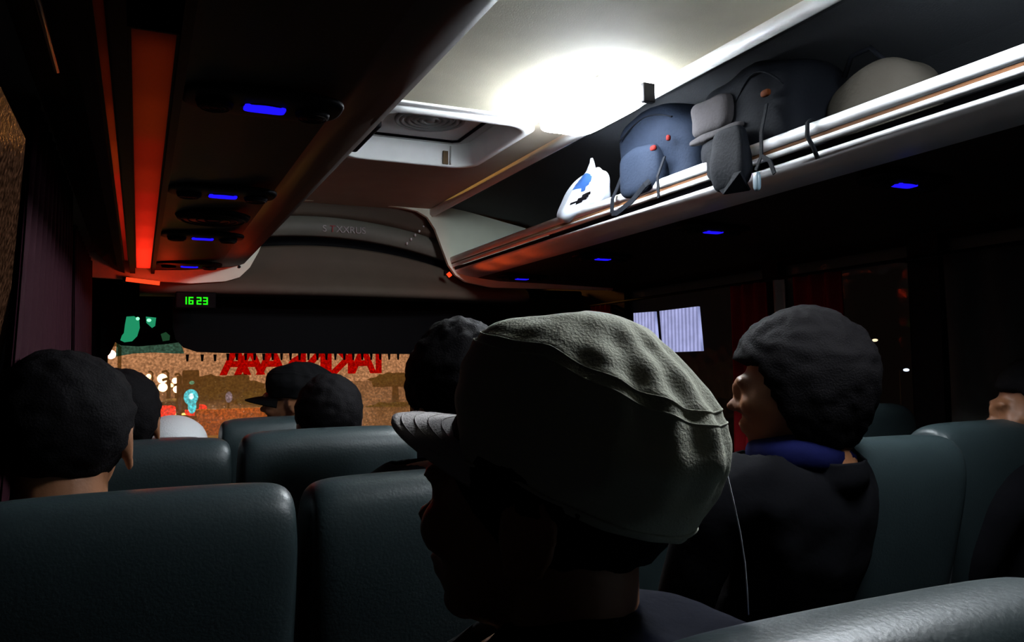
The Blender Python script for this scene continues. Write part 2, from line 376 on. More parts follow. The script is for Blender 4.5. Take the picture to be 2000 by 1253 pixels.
# ------------------------------------------------------------------ roof hatch
T = thing('roof_hatch', ((HX0+HX1)/2, (HY0+HY1)/2, CZ), 'white framed roof hatch with round ribbed vent in the ceiling', 'roof hatch')
hw, hl = (HX1-HX0)/2, (HY1-HY0)/2
def rrect(w, l, r, n=8):
    p = []
    for cx, cy, a0 in ((w-r, l-r, 0), (-w+r, l-r, 90), (-w+r, -l+r, 180), (w-r, -l+r, 270)):
        for k in range(n+1): a = R(a0+90*k/n); p.append((cx+r*math.cos(a), cy+r*math.sin(a)))
    return p
def ring_frame(levels):
    """levels: (w, l, r, z) of successive loops"""
    bm = bmesh.new(); L = [[bm.verts.new((x, y, z)) for x, y in rrect(w, l, r)] for (w, l, r, z) in levels]
    for a, b in zip(L, L[1:]):
        for i in range(len(a)): bm.faces.new((a[i], a[(i+1) % len(a)], b[(i+1) % len(a)], b[i]))
    return bm
obj('frame', ring_frame([(hw+.03, hl+.035, .085, .004), (hw+.03, hl+.035, .085, -.006), (hw+.004, hl+.004, .08, -.012), (hw-.004, hl-.004, .075, -.008), (hw-.012, hl-.012, .07, .07), (hw-.008, hl-.008, .07, .085), (hw+.03, hl+.035, .085, .05), (hw+.03, hl+.035, .085, .004)]), WHITE, T, True)
bm = bmesh.new(); pts = rrect(hw-.010, hl-.010, .07); top = [bm.verts.new((x, y, .076)) for x, y in pts]; bo = [bm.verts.new((x, y, .066)) for x, y in pts]
bm.faces.new(top); bm.faces.new(bo)
for i in range(len(pts)): bm.faces.new((top[i], top[(i+1) % len(pts)], bo[(i+1) % len(pts)], bo[i]))
obj('hatch_panel', bm, VENT, T)
bm = bmesh.new()
for rr in (.028, .048, .068, .088, .105): tube([(rr*math.cos(a), 0.0+rr*math.sin(a), .064) for a in [k*math.pi/20 for k in range(40)]], 0.0075, bm, 8, True)
cyl(bm, (0, 0, .064), .016, .010); obj('ribbed_vent', bm, mat('vent_ring_grey', (.22, .22, .21), .6), T, True)
bm = tube([(hw-.055, -hl+.05, .064), (hw-.055, hl-.07, .064), (hw-.075, hl-.055, .064), (-hw+.06, hl-.055, .064)], 0.006); obj('seal', bm, DARKER, T, True)
bm = bx(-hw-.005, -hw+.040, hl-.36, hl-.06, -.012, .062, bev=0.008); obj('handle', bm, DARKER, T)
bm = bx(.132, .150, hl-.0165, hl-.008, -.006, .040); obj('stain', bm, RUST, T)
bm = bx(.158, .162, hl-.0165, hl-.008, -.006, .060); obj('joint', bm, VENT, T)
# ------------------------------------------------------------------ front fascia, console, header
Y0 = 3.4
def pt2(px, py): p = at(px, py, y=Y0); return (p.x, p.z)
hole = [pt2(*p) for p in [(372, 553), (440, 549), (468, 541), (488, 522), (505, 492), (524, 445), (540, 412), (556, 396), (585, 391), (640, 391), (720, 397), (785, 405), (815, 412), (835, 424), (850, 447), (864, 485), (876, 517), (890, 537), (910, 550), (962, 561)]]
# the fascia: left wing, top band and right wing as one plate round the hole, leaning against the racks' ends
outer = [(WL, 1.648), (WL, 1.90), (0.10, 1.96), (0.42, 2.01), (0.5, 2.03), (0.66, 2.03), (0.9, 2.03), (1.1, 2.03), (1.22, 2.03), (1.40, 2.00), (1.75, 1.93), (WR, 1.84), (WR, 1.66)]
bm = bmesh.new()
def plate(hole, outer, y0, y1):
    hv = [[bm.verts.new((x, y, z)) for x, z in hole] for y in (y0, y1)]; ov = [[bm.verts.new((x, y, z)) for x, z in outer] for y in (y0, y1)]
    # pair hole and outer points by walking both lines
    def walk(h, o):
        i = j = 0
        while i < len(h)-1 or j < len(o)-1:
            ti, tj = (i+1)/(len(h)-1) if i < len(h)-1 else 9, (j+1)/(len(o)-1) if j < len(o)-1 else 9
            if ti <= tj: bm.faces.new((h[i], h[i+1], o[j])); i += 1
            else: bm.faces.new((h[i], o[j+1], o[j])); j += 1
    for k in (0, 1): walk(hv[k], ov[k])
    for s in (hv, ov):
        for i in range(len(s[0])-1): bm.faces.new((s[0][i], s[0][i+1], s[1][i+1], s[1][i]))
    bm.faces.new((hv[0][0], ov[0][0], ov[1][0], hv[1][0])); bm.faces.new((hv[0][-1], ov[0][-1], ov[1][-1], hv[1][-1]))
plate(hole, outer, Y0, Y0+0.02)
FA = thing('front_fascia', (XC, Y0, 1.65), 'grey moulded panel framing the overhead front console', 'panel')
inv = Matrix.Translation(-FA.matrix_basis.translation)
o = obj('frame_plate', bm, GREY, FA); o.matrix_parent_inverse = inv
p = at(467, 521, y=Y0); bm = bmesh.new(); cyl(bm, (p.x, Y0-0.002, p.z), 0.006, 0.006, 'Y', 12); o = obj('screw', bm, DARKER, FA); o.matrix_parent_inverse = inv
# console: bowed loft behind the hole
CO = thing('front_console', (XC, 3.55, 1.6), 'dark bowed overhead console above the windscreen', 'console')
inv = Matrix.Translation(-CO.matrix_basis.translation)
def loft(prof, x0=0.0, x1=1.72, n=40, bow=0.055, out=0.05):
    bm = bmesh.new(); rows = []
    for i in range(n+1):
        x = x0+(x1-x0)*i/n; k = ((x-0.72)/0.5)**2
        rows.append([bm.verts.new((x, y+min(k, 2.5)*out*0.6, z-min(k, 1.6)*bow*b)) for (y, z, b) in prof])
    for a, b in zip(rows, rows[1:]):
        for j in range(len(prof)): bm.faces.new((a[j], b[j], b[(j+1) % len(prof)], a[(j+1) % len(prof)]))
    bm.faces.new(rows[0]); bm.faces.new(rows[-1]); return bm
for nm, prof, m in (
    ('valance', [(3.44, 2.015, .6), (3.47, 1.985, .8), (3.445, 1.97, 1), (3.50, 1.955, 1), (3.54, 1.955, 1), (3.54, 2.03, .5), (3.44, 2.03, .5)], CONS),
    ('name_band', [(3.50, 1.955, 1), (3.50, 1.945, 1), (3.48, 1.93, 1), (3.49, 1.872, 1), (3.55, 1.868, 1), (3.55, 1.955, 1)], CONSL),
    ('slot', [(3.55, 1.868, 1), (3.60, 1.868, 1), (3.60, 1.815, 1), (3.55, 1.815, 1)], DARKER),
    ('lower_body', [(3.56, 1.82, 1), (3.475, 1.822, 1), (3.46, 1.81, 1), (3.475, 1.76, .7), (3.45, 1.70, .3), (3.40, 1.645, 0), (3.385, 1.615, 0), (3.40, 1.60, 0), (3.60, 1.60, 0), (3.60, 1.82, 1)], CONS)):
    o = obj(nm, loft(prof), m, CO, True); o.matrix_parent_inverse = inv
for s, dx, m in (('S', 0, mat('letter_pale', (0.42, 0.38, 0.38), 0.6)), ('T', .032, mat('letter_red', (0.35, 0.02, 0.03), 0.6)), ('XXRUS', .060, MATS['letter_pale'])):
    o = text('lettering', s, 0.042, (0.722+dx, 3.478, 1.886), Matrix.Rotation(R(90), 3, 'X'), m, CO); o.matrix_parent_inverse = inv
bm = bmesh.new()
for k in range(5): p = at(795+8*k, 475-8*k, y=3.49); ell(bm, p, (.005, .005, .007), u=8, v=6)
o = obj('bead_trim', bm, RAIL, CO, True); o.matrix_parent_inverse = inv
# header with roller blind below the console
HD = thing('sun_blind', (1.0, 3.7, 1.36), 'wide black blind hanging across the top of the windscreen', 'blind')
inv = Matrix.Translation(-HD.matrix_basis.translation)
bl = [pt2(*p) for p in [(338, 600), (338, 640), (343, 662), (358, 678), (385, 687), (440, 689), (800, 691)]]
bl = [(x*3.7/3.4, H+(z-H)*3.7/3.4) for x, z in bl]
poly = bl+[(WR, bl[-1][1]), (WR, 1.66), (bl[0][0], 1.66)]
bm = bmesh.new(); a = [bm.verts.new((x, 3.70, z)) for x, z in poly]; b = [bm.verts.new((x, 3.712, z)) for x, z in poly]
bm.faces.new(a); bm.faces.new(b)
for i in range(len(poly)): bm.faces.new((a[i], a[(i+1) % len(poly)], b[(i+1) % len(poly)], b[i]))
o = obj('blind_sheet', bm, DARKER, HD); o.matrix_parent_inverse = inv
o = obj('roller', tube([(0.15, 3.70, 1.66), (WR-0.02, 3.70, 1.66)], 0.022, seg=16), DARKER, HD, True); o.matrix_parent_inverse = inv
# tassels under the blind
for px, py in [(445+i*17.5, 692) for i in range(20)]+[(366, 694), (395, 694), (420, 694)]:
    p = at(px, py, y=3.706); bm = bmesh.new(); cyl(bm, (p.x, 3.706, p.z-0.010), 0.004, 0.03, r2=0.007, seg=8)
    o = obj('tassel', bm, DARKER, HD, True); o.matrix_parent_inverse = inv
# clock
p = at(383, 587, y=3.40)
CK = thing('digital_clock', (p.x, 3.415, p.z-0.02), 'digital clock with green digits 16:23 under the front console', 'clock')
inv = Matrix.Translation(-CK.matrix_basis.translation)
o = obj('clock_case', bx(p.x-.075, p.x+.075, 3.402, 3.44, p.z-.03, p.z+.036, bev=.004), DARKER, CK); o.matrix_parent_inverse = inv
SEG = {'1': 'bc', '6': 'acdefg', '2': 'abged', '3': 'abcdg'}
def seven(ch, x, z, w, h, t):
    bm = bmesh.new(); y0, y1 = 3.399, 3.403
    S = {'a': (x, x+w, z+h-t, z+h), 'd': (x, x+w, z, z+t), 'g': (x, x+w, z+h/2-t/2, z+h/2+t/2), 'f': (x, x+t, z+h/2, z+h), 'b': (x+w-t, x+w, z+h/2, z+h),
         'e': (x, x+t, z, z+h/2), 'c': (x+w-t, x+w, z, z+h/2)}
    for s in SEG[ch]: a, b, c_, d = S[s]; box(bm, a, b, y0, y1, c_, d)
    return bm
x = p.x-.046
for ch, dx in (('1', -.006), ('6', .018), ('2', .048), ('3', .072)):
    o = obj('digit', seven(ch, x+dx, p.z-.015, .018, .030, .005), E_GREEN, CK); o.matrix_parent_inverse = inv
# red marker lamps at the front
def red_lamp(pts, r, label, e):
    a = Vector(pts[0]); T = thing('red_marker_lamp', a, label, 'red lamp', 'red lamps on the front panel')
    o = obj('lamp_tube', tube([Vector(p)-a for p in pts], r), E_RED, T, True)
    o = obj('lamp_holder', bx(-.012, .012, .0+r, .0+r+.014, -.01, .01), DARKER, T)
    return T
a, b, c = at(246, 545, y=3.37), at(278, 549, y=3.37), at(312, 553, y=3.37)
red_lamp([a, b, c], 0.008, 'glowing red tube lamp low on the front panel, by the left window', 1)
a = at(875, 533, y=3.385); red_lamp([a, a+Vector((.012, 0, -.014))], 0.010, 'small red lamp beside the end of the right rail', 1)
light('red_glow_left', 'POINT', (0.10, 3.22, 1.59), 0.55, (1, .04, .01), 0.02)  # added bare lights, no fixture, for the red wash under the left rack
light('red_glow_left_rail', 'POINT', (0.36, 3.10, 1.61), 0.22, (1, .06, .012), 0.03)
light('red_glow_right', 'POINT', (1.31, 3.15, 1.635), 0.16, (1, .09, .015), 0.03)  # added bare lights strung along for the right rail's red streak
light('red_glow_right', 'POINT', (1.31, 2.95, 1.635), 0.14, (1, .09, .015), 0.03)
light('red_glow_right', 'POINT', (1.31, 2.72, 1.635), 0.09, (1, .09, .015), 0.03)
# ------------------------------------------------------------------ windscreen and what is around it
f = bmesh.new(); box(f, WL, WR, 4.28, 4.33, 0.90, 0.955); box(f, WL, WR, 4.28, 4.33, 1.98, 2.05)
box(f, WL-.05, WL+.075, 4.26, 4.33, .955, 1.98); box(f, WR-.06, WR+.05, 4.28, 4.33, .955, 1.98)
fr = struct(obj('window_6', f, DARKER)); obj('pane', bx(WL+.075, WR-.06, 4.30, 4.306, .955, 1.98), GLASS, fr)
struct(obj('wall_front', bx(WL-.05, WR+.05, 4.28, 4.38, 0, .90), WALL))
struct(obj('trim_5', bx(WL-.05, WR+.05, 3.42, 4.38, 2.05, 2.09), DARKER))
bm = superbox((XC, 4.10, 0.86), (1.10, 0.16, 0.11), 0.4, 40); tag(obj('dashboard', bm, DARKER, None, True), 'low black dashboard below the windscreen', 'dashboard')
# centre pillar silhouette at the right part of the windscreen
struct(obj('trim_6', bx(1.375, 1.46, 4.24, 4.30, .92, 1.98, bev=.01), DARKER))
# mirrored red letters stuck on the screen
E_STK = mat('sticker_red', (0.9, 0.02, 0.005), 0.6)
ST = thing('windscreen_sticker', (0.9, 4.296, 1.27), 'red reversed letters stuck along the top of the windscreen', 'sticker')
inv = Matrix.Translation(-ST.matrix_basis.translation)
stk = bpy.data.materials.new('sticker_red_film'); stk.use_nodes = True; t = stk.node_tree; t.nodes.clear()
o_ = t.nodes.new('ShaderNodeOutputMaterial'); a_ = t.nodes.new('ShaderNodeBsdfTransparent'); a_.inputs[0].default_value = (1.0, 0.10, 0.02, 1)
b_ = t.nodes.new('ShaderNodeBsdfDiffuse'); b_.inputs[0].default_value = (0.7, 0.02, 0.01, 1); c_ = t.nodes.new('ShaderNodeMixShader'); c_.inputs[0].default_value = 0.06
t.links.new(a_.outputs[0], c_.inputs[1]); t.links.new(b_.outputs[0], c_.inputs[2]); t.links.new(c_.outputs[0], o_.inputs[0])
for ch, px in (('I', 740), ('A', 709), ('K', 671), ('I', 642), ('N', 612), ('S', 580), ('A', 530), ('A', 488), ('A', 460)):
    p = at(px, 726+(740-px)*0.012, y=4.29)
    o = text('letter', ch, 0.20, (p.x, 4.294, p.z), Matrix.Rotation(R(90), 3, 'X'), stk, ST, mirror=True, align='CENTER', ext=0.001, bold=.035); o.matrix_parent_inverse = inv
# rear-view mirror arms seen at the upper left of the screen
VS = thing('sun_visor', (0.0, 4.2, 1.47), 'black visor filling the upper left of the windscreen behind the green mirror', 'visor')
inv = Matrix.Translation(-VS.matrix_basis.translation)
def flat(pts, y, th, m, nm, T, inv_):
    bm = bmesh.new(); P = [at(px, py, y=y) for px, py in pts]; a = [bm.verts.new(p) for p in P]; b = [bm.verts.new(p+Vector((0, th, 0))) for p in P]
    bm.faces.new(a); bm.faces.new(b)
    for i in range(len(P)): bm.faces.new((a[i], a[(i+1) % len(P)], b[(i+1) % len(P)], b[i]))
    o = obj(nm, bm, m, T); o.matrix_parent_inverse = inv_; return o
flat([(196, 530), (350, 530), (350, 668), (320, 672), (270, 676), (236, 674), (225, 668), (215, 690), (205, 700), (196, 690)], 4.20, 0.012, DARKER, 'visor_sheet', VS, inv)
film = bpy.data.materials.new('green_film'); film.use_nodes = True; t = film.node_tree; t.nodes.clear()
o_ = t.nodes.new('ShaderNodeOutputMaterial'); a_ = t.nodes.new('ShaderNodeBsdfTransparent'); a_.inputs[0].default_value = (0.28, 0.62, 0.75, 1); t.links.new(a_.outputs[0], o_.inputs[0])
flat([(228, 668), (350, 660), (360, 690), (340, 690), (300, 688), (260, 690), (226, 696)], 4.225, 0.002, film, 'tint_film', VS, inv)
MI = thing('mirror', (-0.02, 4.17, 1.40), 'small curved mirror with its green reflection put in as glow at the upper left of the windscreen', 'mirror')
inv = Matrix.Translation(-MI.matrix_basis.translation)
flat([(240, 610), (262, 608), (300, 610), (312, 614), (336, 640), (338, 668), (318, 670), (300, 650), (276, 650), (268, 666), (255, 672), (236, 670), (228, 656), (236, 640)], 4.165, 0.03, DARKER, 'mirror_housing', MI, inv)
E_GM = emitter('green_reflection_glow', (0.012, 0.22, 0.10), 1.25)  # green light reflected in the mirror, put in as emission
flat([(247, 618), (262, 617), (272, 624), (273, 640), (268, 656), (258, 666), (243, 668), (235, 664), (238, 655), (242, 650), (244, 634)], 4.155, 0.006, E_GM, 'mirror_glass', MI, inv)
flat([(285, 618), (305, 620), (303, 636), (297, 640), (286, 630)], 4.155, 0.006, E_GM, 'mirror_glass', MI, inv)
E_GW = emitter('green_lamp_reflection', (0.25, 1.0, 0.45), 1.8)  # bright spots of the reflected lamps, emissive as well
E_GD = emitter('green_reflection_dim', (0.012, 0.05, 0.02), 1.0)
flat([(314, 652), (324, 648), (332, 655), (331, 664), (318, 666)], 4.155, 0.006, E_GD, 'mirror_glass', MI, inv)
bm = bmesh.new(); ell(bm, at(269, 622, y=4.15), (.008, .006, .008), u=12, v=8); o = obj('lamp_reflection', bm, E_GW, MI, True); o.matrix_parent_inverse = inv
bm = bmesh.new(); ell(bm, at(291, 625, y=4.15), (.010, .006, .008), u=12, v=8); o = obj('lamp_reflection', bm, E_GW, MI, True); o.matrix_parent_inverse = inv
# ------------------------------------------------------------------ outside
struct(obj('road', bx(-60, 60, 4.6, 160, -1.1, -1.0), mat('wet_road', (0.10, 0.07, 0.05), 0.25, bump=0.5, scale=3)))
def lamp_post(px, py, y, r, label, col=(1, 0.62, 0.22), s=14):
    p = at(px, py, y=y); T = thing('street_lamp', (p.x, y, -1.0), label, 'street lamp', 'street lamps ahead of the bus')
    h = p.z+1.0
    bm = tube([(0.25, 0.3, 0), (0.25, 0.3, h+0.25), (0.15, 0.1, h+0.35), (0, 0, h+0.3)], 0.06); obj('pole', bm, DARKER, T, True)
    bm = bmesh.new(); ell(bm, (0, 0, h), (r, r*0.8, r)); obj('lamp_globe', bm, emitter('lamp', col, s), T, True)
for px, py, y, r, l in ((317, 739, 40, .22, 'upper large street lamp ahead'), (318, 756, 36, .18, 'lower large street lamp ahead'),
                        (342, 743, 44, .15, 'upper right street lamp ahead'), (335, 752, 52, .12, 'small street lamp between the brighter ones'),
                        (345, 760, 46, .18, 'lower right street lamp ahead'), (290, 735, 60, .18, 'dim small street lamp on the far left'),
                        (217, 692, 30, .15, 'pinkish street lamp at the left edge of the windscreen')):
    lamp_post(px, py, y, r, l+', through the windscreen', (1, .55, .25) if px != 217 else (1, .45, .35), 8 if px in (290, 335) else 16)
p = at(373, 775, y=24)
T = thing('traffic_light', (p.x, 24, -1.0), 'traffic light shining cyan green ahead of the bus', 'traffic light'); h = p.z+1
obj('signal_pole', tube([(0-.3, 0.1, 0), (-.3, .1, h+.6)], .07), DARKER, T, True)
obj('signal_box', bx(-.22, .22, .05, .25, h-.35, h+.75, bev=.04), DARKER, T)
bm = bmesh.new(); ell(bm, (0, 0, h), (.19, .1, .22)); ell(bm, (0.03, 0, h-.26), (.11, .08, .20)); obj('green_lens', bm, emitter('signal_cyan', (0.0, 0.75, 0.85), 1.6), T, True)
bm = bmesh.new(); ell(bm, (0.0, -.08, h+.02), (.07, .05, .09)); obj('hot_spot', bm, emitter('signal_core', (0.5, 1, 1), 3), T, True)
bm = bmesh.new(); ell(bm, (0.02, 0, h+.40), (.07, .05, .05)); obj('small_lens', bm, emitter('signal_small', (0.05, 0.5, 0.3), 1), T, True)
# hillside with trees, dark olive
def clump(c, r, seed, m, label, name='roadside_tree'):
    bm = bmesh.new(); bmesh.ops.create_icosphere(bm, subdivisions=4, radius=1)
    for v in bm.verts:
        k = 1+0.35*noise.noise(v.co*2.2+Vector((seed, 0, 0)))+0.15*noise.noise(v.co*6+Vector((seed, 3, 0)))
        v.co = Vector((v.co.x*r[0], v.co.y*r[1], v.co.z*r[2]))*k
    T = thing(name, (c[0], c[1], -1.0), label, 'tree', 'trees ahead of the bus')
    obj('crown', bm, m, T, True).location = (0, 0, c[2]+1)
    obj('trunk', tube([(0, 0, 0), (0, 0, c[2]+1)], [.3, .18]), DARKER, T, True)
TREE = mat('tree_olive', (0.035, 0.075, 0.006), 0.9, emit=(0.11, 0.09, 0.008), strength=0.0)
for px, py, y, w, h_, s, l in ((450, 775, 72, 3.0, 1.7, 1, 'broad dark tree just right of the traffic light'), (520, 800, 60, 2.6, 1.3, 2, 'low dark tree behind the capped driver'),
                               (405, 762, 84, 2.2, 1.4, 3, 'small dark tree left of the broad one'), (772, 742, 60, 1.9, .55, 4, 'dark leafy clump at the right end of the windscreen'),
                               (768, 808, 48, 2.0, .65, 5, 'low dark clump at the lower right of the windscreen')):
    p = at(px, py, y=y); clump((p.x, y, p.z), (w, w*.6, h_), s, TREE, l)
# car with red tail lamps
p = at(352, 806, y=32)
T = thing('car', (p.x, 32, -1.0), 'dark car with red tail lamps ahead of the bus', 'car'); h = p.z+1
bm = superbox((0, 1.2, h*.55), (.85, 1.9, h*.5), .45, 32); obj('car_body', bm, mat('car_paint', (.12, .02, .02), .3), T, True)
bm = superbox((0, 1.3, h+.15), (.68, 1.0, .35), .55, 32); obj('car_cabin', bm, DARKER, T, True)
for s in (-.55, .50):
    bm = superbox((s, -.72, h+.12), (.38, .05, .20), .5, 20); obj('tail_lamp', bm, emitter('tail', (1, .01, .01), 2.0), T, True)
for s in (-.7, .7):
    for yy in (0, 2.4): bm = bmesh.new(); cyl(bm, (s, yy, .3), .3, .18, 'X'); obj('wheel', bm, DARKER, T, True)
# lit shop front on the left ahead: orange band low in the screen
p0, p1 = at(395, 790, y=28), at(520, 830, y=28)
T = thing('barrier', (p0.x, 28, -1), 'orange lit road barrier low ahead of the bus', 'barrier')
obj('barrier_wall', bx(-.2, 3.2, 0, .4, 0, 1.05, bev=.05), mat('barrier_orange', (.8, .22, .02), .7), T)
light('sodium_light', 'POINT', (p0.x+1.3, 25.5, 1.6), 300, (1, .45, .08), .3)
light('sodium_light', 'POINT', (2.0, 45, 9.0), 7000, (1, .55, .10), .5)
light('sodium_light', 'AREA', (0.2, 9.0, 3.2), 260, (1, .36, .07), 1.2, 1.2, (R(-105), 0, 0))
p = at(447, 775, y=40); T = thing('street_lamp', (p.x, 40, -1), 'pale dim lamp against the dark trees ahead', 'street lamp', 'street lamps ahead of the bus')
obj('pole', tube([(0, .2, 0), (0, .2, p.z+1)], .05), DARKER, T, True); bm = bmesh.new(); ell(bm, (0, 0, p.z+1), (.16, .1, .26)); obj('lamp_globe', bm, emitter('pale', (.5, .45, .6), .55), T, True)
# amber-lit building front behind the right of the screen
p0 = at(740, 760, y=36)
# lit shutters across the street, seen through the right window
SH = thing('shop_front', (8.2, 11.2, -1.0), 'white lit shop front with two ribbed panels, through the right window', 'shop front')
inv = Matrix.Translation(-SH.matrix_basis.translation)
E_SH = bpy.data.materials.new('shutter_lit'); E_SH.use_nodes = True; t = E_SH.node_tree; b_ = t.nodes['Principled BSDF']
b_.inputs['Base Color'].default_value = (.5, .5, .6, 1); c_ = t.nodes.new('ShaderNodeTexCoord'); w_ = t.nodes.new('ShaderNodeTexWave'); w_.bands_direction = 'Y'; w_.inputs['Scale'].default_value = 3.2
w_.inputs['Distortion'].default_value = 0.6; r_ = t.nodes.new('ShaderNodeValToRGB'); r_.color_ramp.elements[0].color = (.20, .22, .36, 1); r_.color_ramp.elements[1].color = (.42, .44, .66, 1)
t.links.new(c_.outputs['Object'], w_.inputs['Vector']); t.links.new(w_.outputs['Color'], r_.inputs[0]); t.links.new(r_.outputs[0], b_.inputs['Emission Color']); b_.inputs['Emission Strength'].default_value = 1.9
def quad_x(pts, x, th, m, nm):
    P = [at(px, py, x=x) for px, py in pts]; bm = bmesh.new(); a = [bm.verts.new(p) for p in P]; b = [bm.verts.new(p+Vector((th, 0, 0))) for p in P]
    bm.faces.new(a); bm.faces.new(b)
    for i in range(len(P)): bm.faces.new((a[i], a[(i+1) % len(P)], b[(i+1) % len(P)], b[i]))
    o = obj(nm, bm, m, SH); o.matrix_parent_inverse = inv; return o
quad_x([(1210, 613), (1278, 608), (1285, 688), (1214, 690)], 8.2, .05, E_SH, 'lit_panel')
quad_x([(1288, 607), (1362, 598), (1370, 685), (1294, 688)], 8.2, .05, E_SH, 'lit_panel')
o = obj('facade', bx(8.3, 8.6, 3.0, 17.5, -1.0, 6.0), mat('facade_black', (.002, .002, .002), 1, spec=0), SH); o.matrix_parent_inverse = inv
# two far points of light outside the right window
for px, py, s, l in ((1709, 664, .010, 'tiny warm street lamp far outside the right window'), (1770, 722, .010, 'tiny white street lamp far outside the right window')):
    p = at(px, py, x=8.0); T = thing('street_lamp', (p.x, p.y, -1), l, 'street lamp'); obj('pole', tube([(.03, .1, 0), (.03, .1, p.z+1)], .015), DARKER, T)
    bm = bmesh.new(); ell(bm, (0, 0, p.z+1), (.03, .035, .018), u=10, v=6); obj('lamp_globe', bm, emitter('far', (1, .75, .4) if px < 1750 else (.8, .9, 1), 2.5), T)
# ------------------------------------------------------------------ curtains
def curtain(name, x, y0, y1, z0, z1, amp, n, m, label, taper=0.0, group='side window curtains', xt=0.0, slant=0.0):
    bm = bmesh.new(); N, K = n*10, 12; g = []
    for th in (0, .004):
        rows = []
        for k in range(K+1):
            f = k/K; z = z0+(z1-z0)*f; row = []
            for i in range(N+1):
                u = i/N; ya, yb = y0+slant*f, y1-taper*(1-f)
                y = ya+(yb-ya)*u; row.append(bm.verts.new((x+th+xt*f+amp*math.sin(u*n*2*math.pi+.6*math.sin(f*3))*(1-.3*f), y, z)))
            rows.append(row)
        g.append(rows)
        for a, b in zip(rows, rows[1:]):
            for i in range(N): bm.faces.new((a[i], a[i+1], b[i+1], b[i]))
    for i in range(N):
        bm.faces.new((g[0][0][i], g[0][0][i+1], g[1][0][i+1], g[1][0][i])); bm.faces.new((g[0][-1][i], g[0][-1][i+1], g[1][-1][i+1], g[1][-1][i]))
    o = obj(name, bm, m, None, True); return tag(o, label, 'curtain', group)
curtain('curtain', -.165, 1.10, 2.30, .90, 1.735, .012, 12, CURT, 'plum folded curtain at the left window, nearer one', slant=.40)
curtain('curtain', -.165, 2.42, 3.25, .80, 1.68, .012, 9, CURT, 'plum folded curtain at the left window, farther one')
curtain('curtain', 2.04, 3.24, 3.42, .92, 1.575, .012, 4, CURTR, 'dark red curtain at the right wall beside the lit shop window')
curtain('curtain', 2.045, 2.20, 2.39, .92, 1.575, .018, 3, CURTR, 'bright red curtain gathered at the right window, nearer edge')
curtain('curtain', 2.045, 2.11, 2.165, 1.1, 1.575, .010, 1, CURTW, 'narrow pale curtain strip between the red curtains')
curtain('curtain', 2.045, 1.86, 2.07, .92, 1.575, .018, 3, CURTR, 'red curtain just right of the pale strip')
curtain('curtain', 2.045, 0.35, 1.50, .92, 1.575, .016, 9, mat('curtain_dark', (.02, .018, .016), .9, bump=.3), 'near black curtain over the nearest right window')
RL = thing('curtain_rail', (2.047, 1.9, 1.58), 'thin dark curtain rail along the right windows', 'rail')
obj('rail_tube', tube([(0, -1.7, 0), (0, 1.55, 0)], .006), DARKER, RL, True)
for y in (-1.6, -.25, .42, 1.48): obj('bracket', bx(0, WR-2.047, y-.008, y+.008, -.004, .004), DARKER, RL)
# ------------------------------------------------------------------ seats
def soft(bm, m, nm, parent, bev=0.04, lv=2):
    o = obj(nm, bm, m, parent, True); s = o.modifiers.new('s', 'SUBSURF'); s.levels = lv; s.render_levels = lv; return o
def make_seat(name, w=.40):
    """origin on the floor under the rear top edge of the backrest, seat faces +Y; backrest top at z=1.13"""
    T = bpy.data.objects.new(name, None); COL.objects.link(T)
    h = w/2-.006; lean = .16
    def cush(x0, x1, prof, m, nm, pin=.02):
        # prof: closed (y,z) outline, rounded towards the sides
        bm = bmesh.new(); xs = [x0, x0+.006, x0+.02, x0+.05, (x0+x1)/2, x1-.05, x1-.02, x1-.006, x1]; cy = sum(p[0] for p in prof)/len(prof); cz = sum(p[1] for p in prof)/len(prof)
        kk = [.88, .95, .985, 1, 1.005, 1, .985, .95, .88]; rows = []
        for x, k in zip(xs, kk):
            row = []
            for y, z in prof:
                d = Vector((y-cy, z-cz)); L = d.length; f = max(0, (L-(1-k)*.30)/L) if L else 1
                row.append(bm.verts.new((x, cy+d.x*f, cz+d.y*f)))
            rows.append(row)
        for a, b in zip(rows, rows[1:]):
            for i in range(len(prof)): bm.faces.new((a[i], a[(i+1) % len(prof)], b[(i+1) % len(prof)], b[i]))
        bm.faces.new(rows[0]); bm.faces.new(rows[-1])
        o = obj(nm, bm, m, T, True); s = o.modifiers.new('s', 'SUBSURF'); s.levels = 1; s.render_levels = 2; return o
    back = [(.30, .40), (.20, .62), (.115, .86), (.065, 1.02), (.050, 1.09), (.030, 1.125), (-.005, 1.132), (-.028, 1.115), (-.034, 1.07), (-.02, .98), (.03, .80), (.10, .58), (.17, .38)]
    # two thicknesses: shift so the rear top edge sits at y = 0
    back = [(y+.034 if y < .11 or z > .5 else y+.034, z) for y, z in back]
    front = [(y, z) for y, z in back]
    cush(-h, h, [(back[0][0]+.05, .40), (.27, .62), (.20, .86), (.155, 1.00), (.140, 1.08), (.110, 1.122), (.060, 1.132), (.018, 1.12), (.0, 1.08), (.012, .98), (.055, .80), (.115, .58), (.18, .38)], SEAT, 'backrest')
    for s in (-1, 1):
        bm = tube([(s*(h-.016), .125, .50), (s*(h-.016), .068, .78), (s*(h-.016), .030, .98), (s*(h-.018), .022, 1.07), (s*(h-.028), .034, 1.112)], .005)
        obj('piping', bm, SEATSIDE, T, True)
    cush(-h, h, [(.22, .34), (.22, .45), (.30, .475), (.50, .48), (.64, .475), (.68, .44), (.66, .36), (.45, .34)], SEAT, 'seat_cushion')
    obj('seat_frame', bx(-h+.02, h-.02, .22, .62, .28, .345, bev=.01), METAL, T)
    for sx in (-h+.05, h-.05):
        for sy in (.28, .56): obj('leg', tube([(sx, sy, 0), (sx, sy, .29)], .016), METAL, T, True)
    return T
s0 = make_seat('bus_seat')
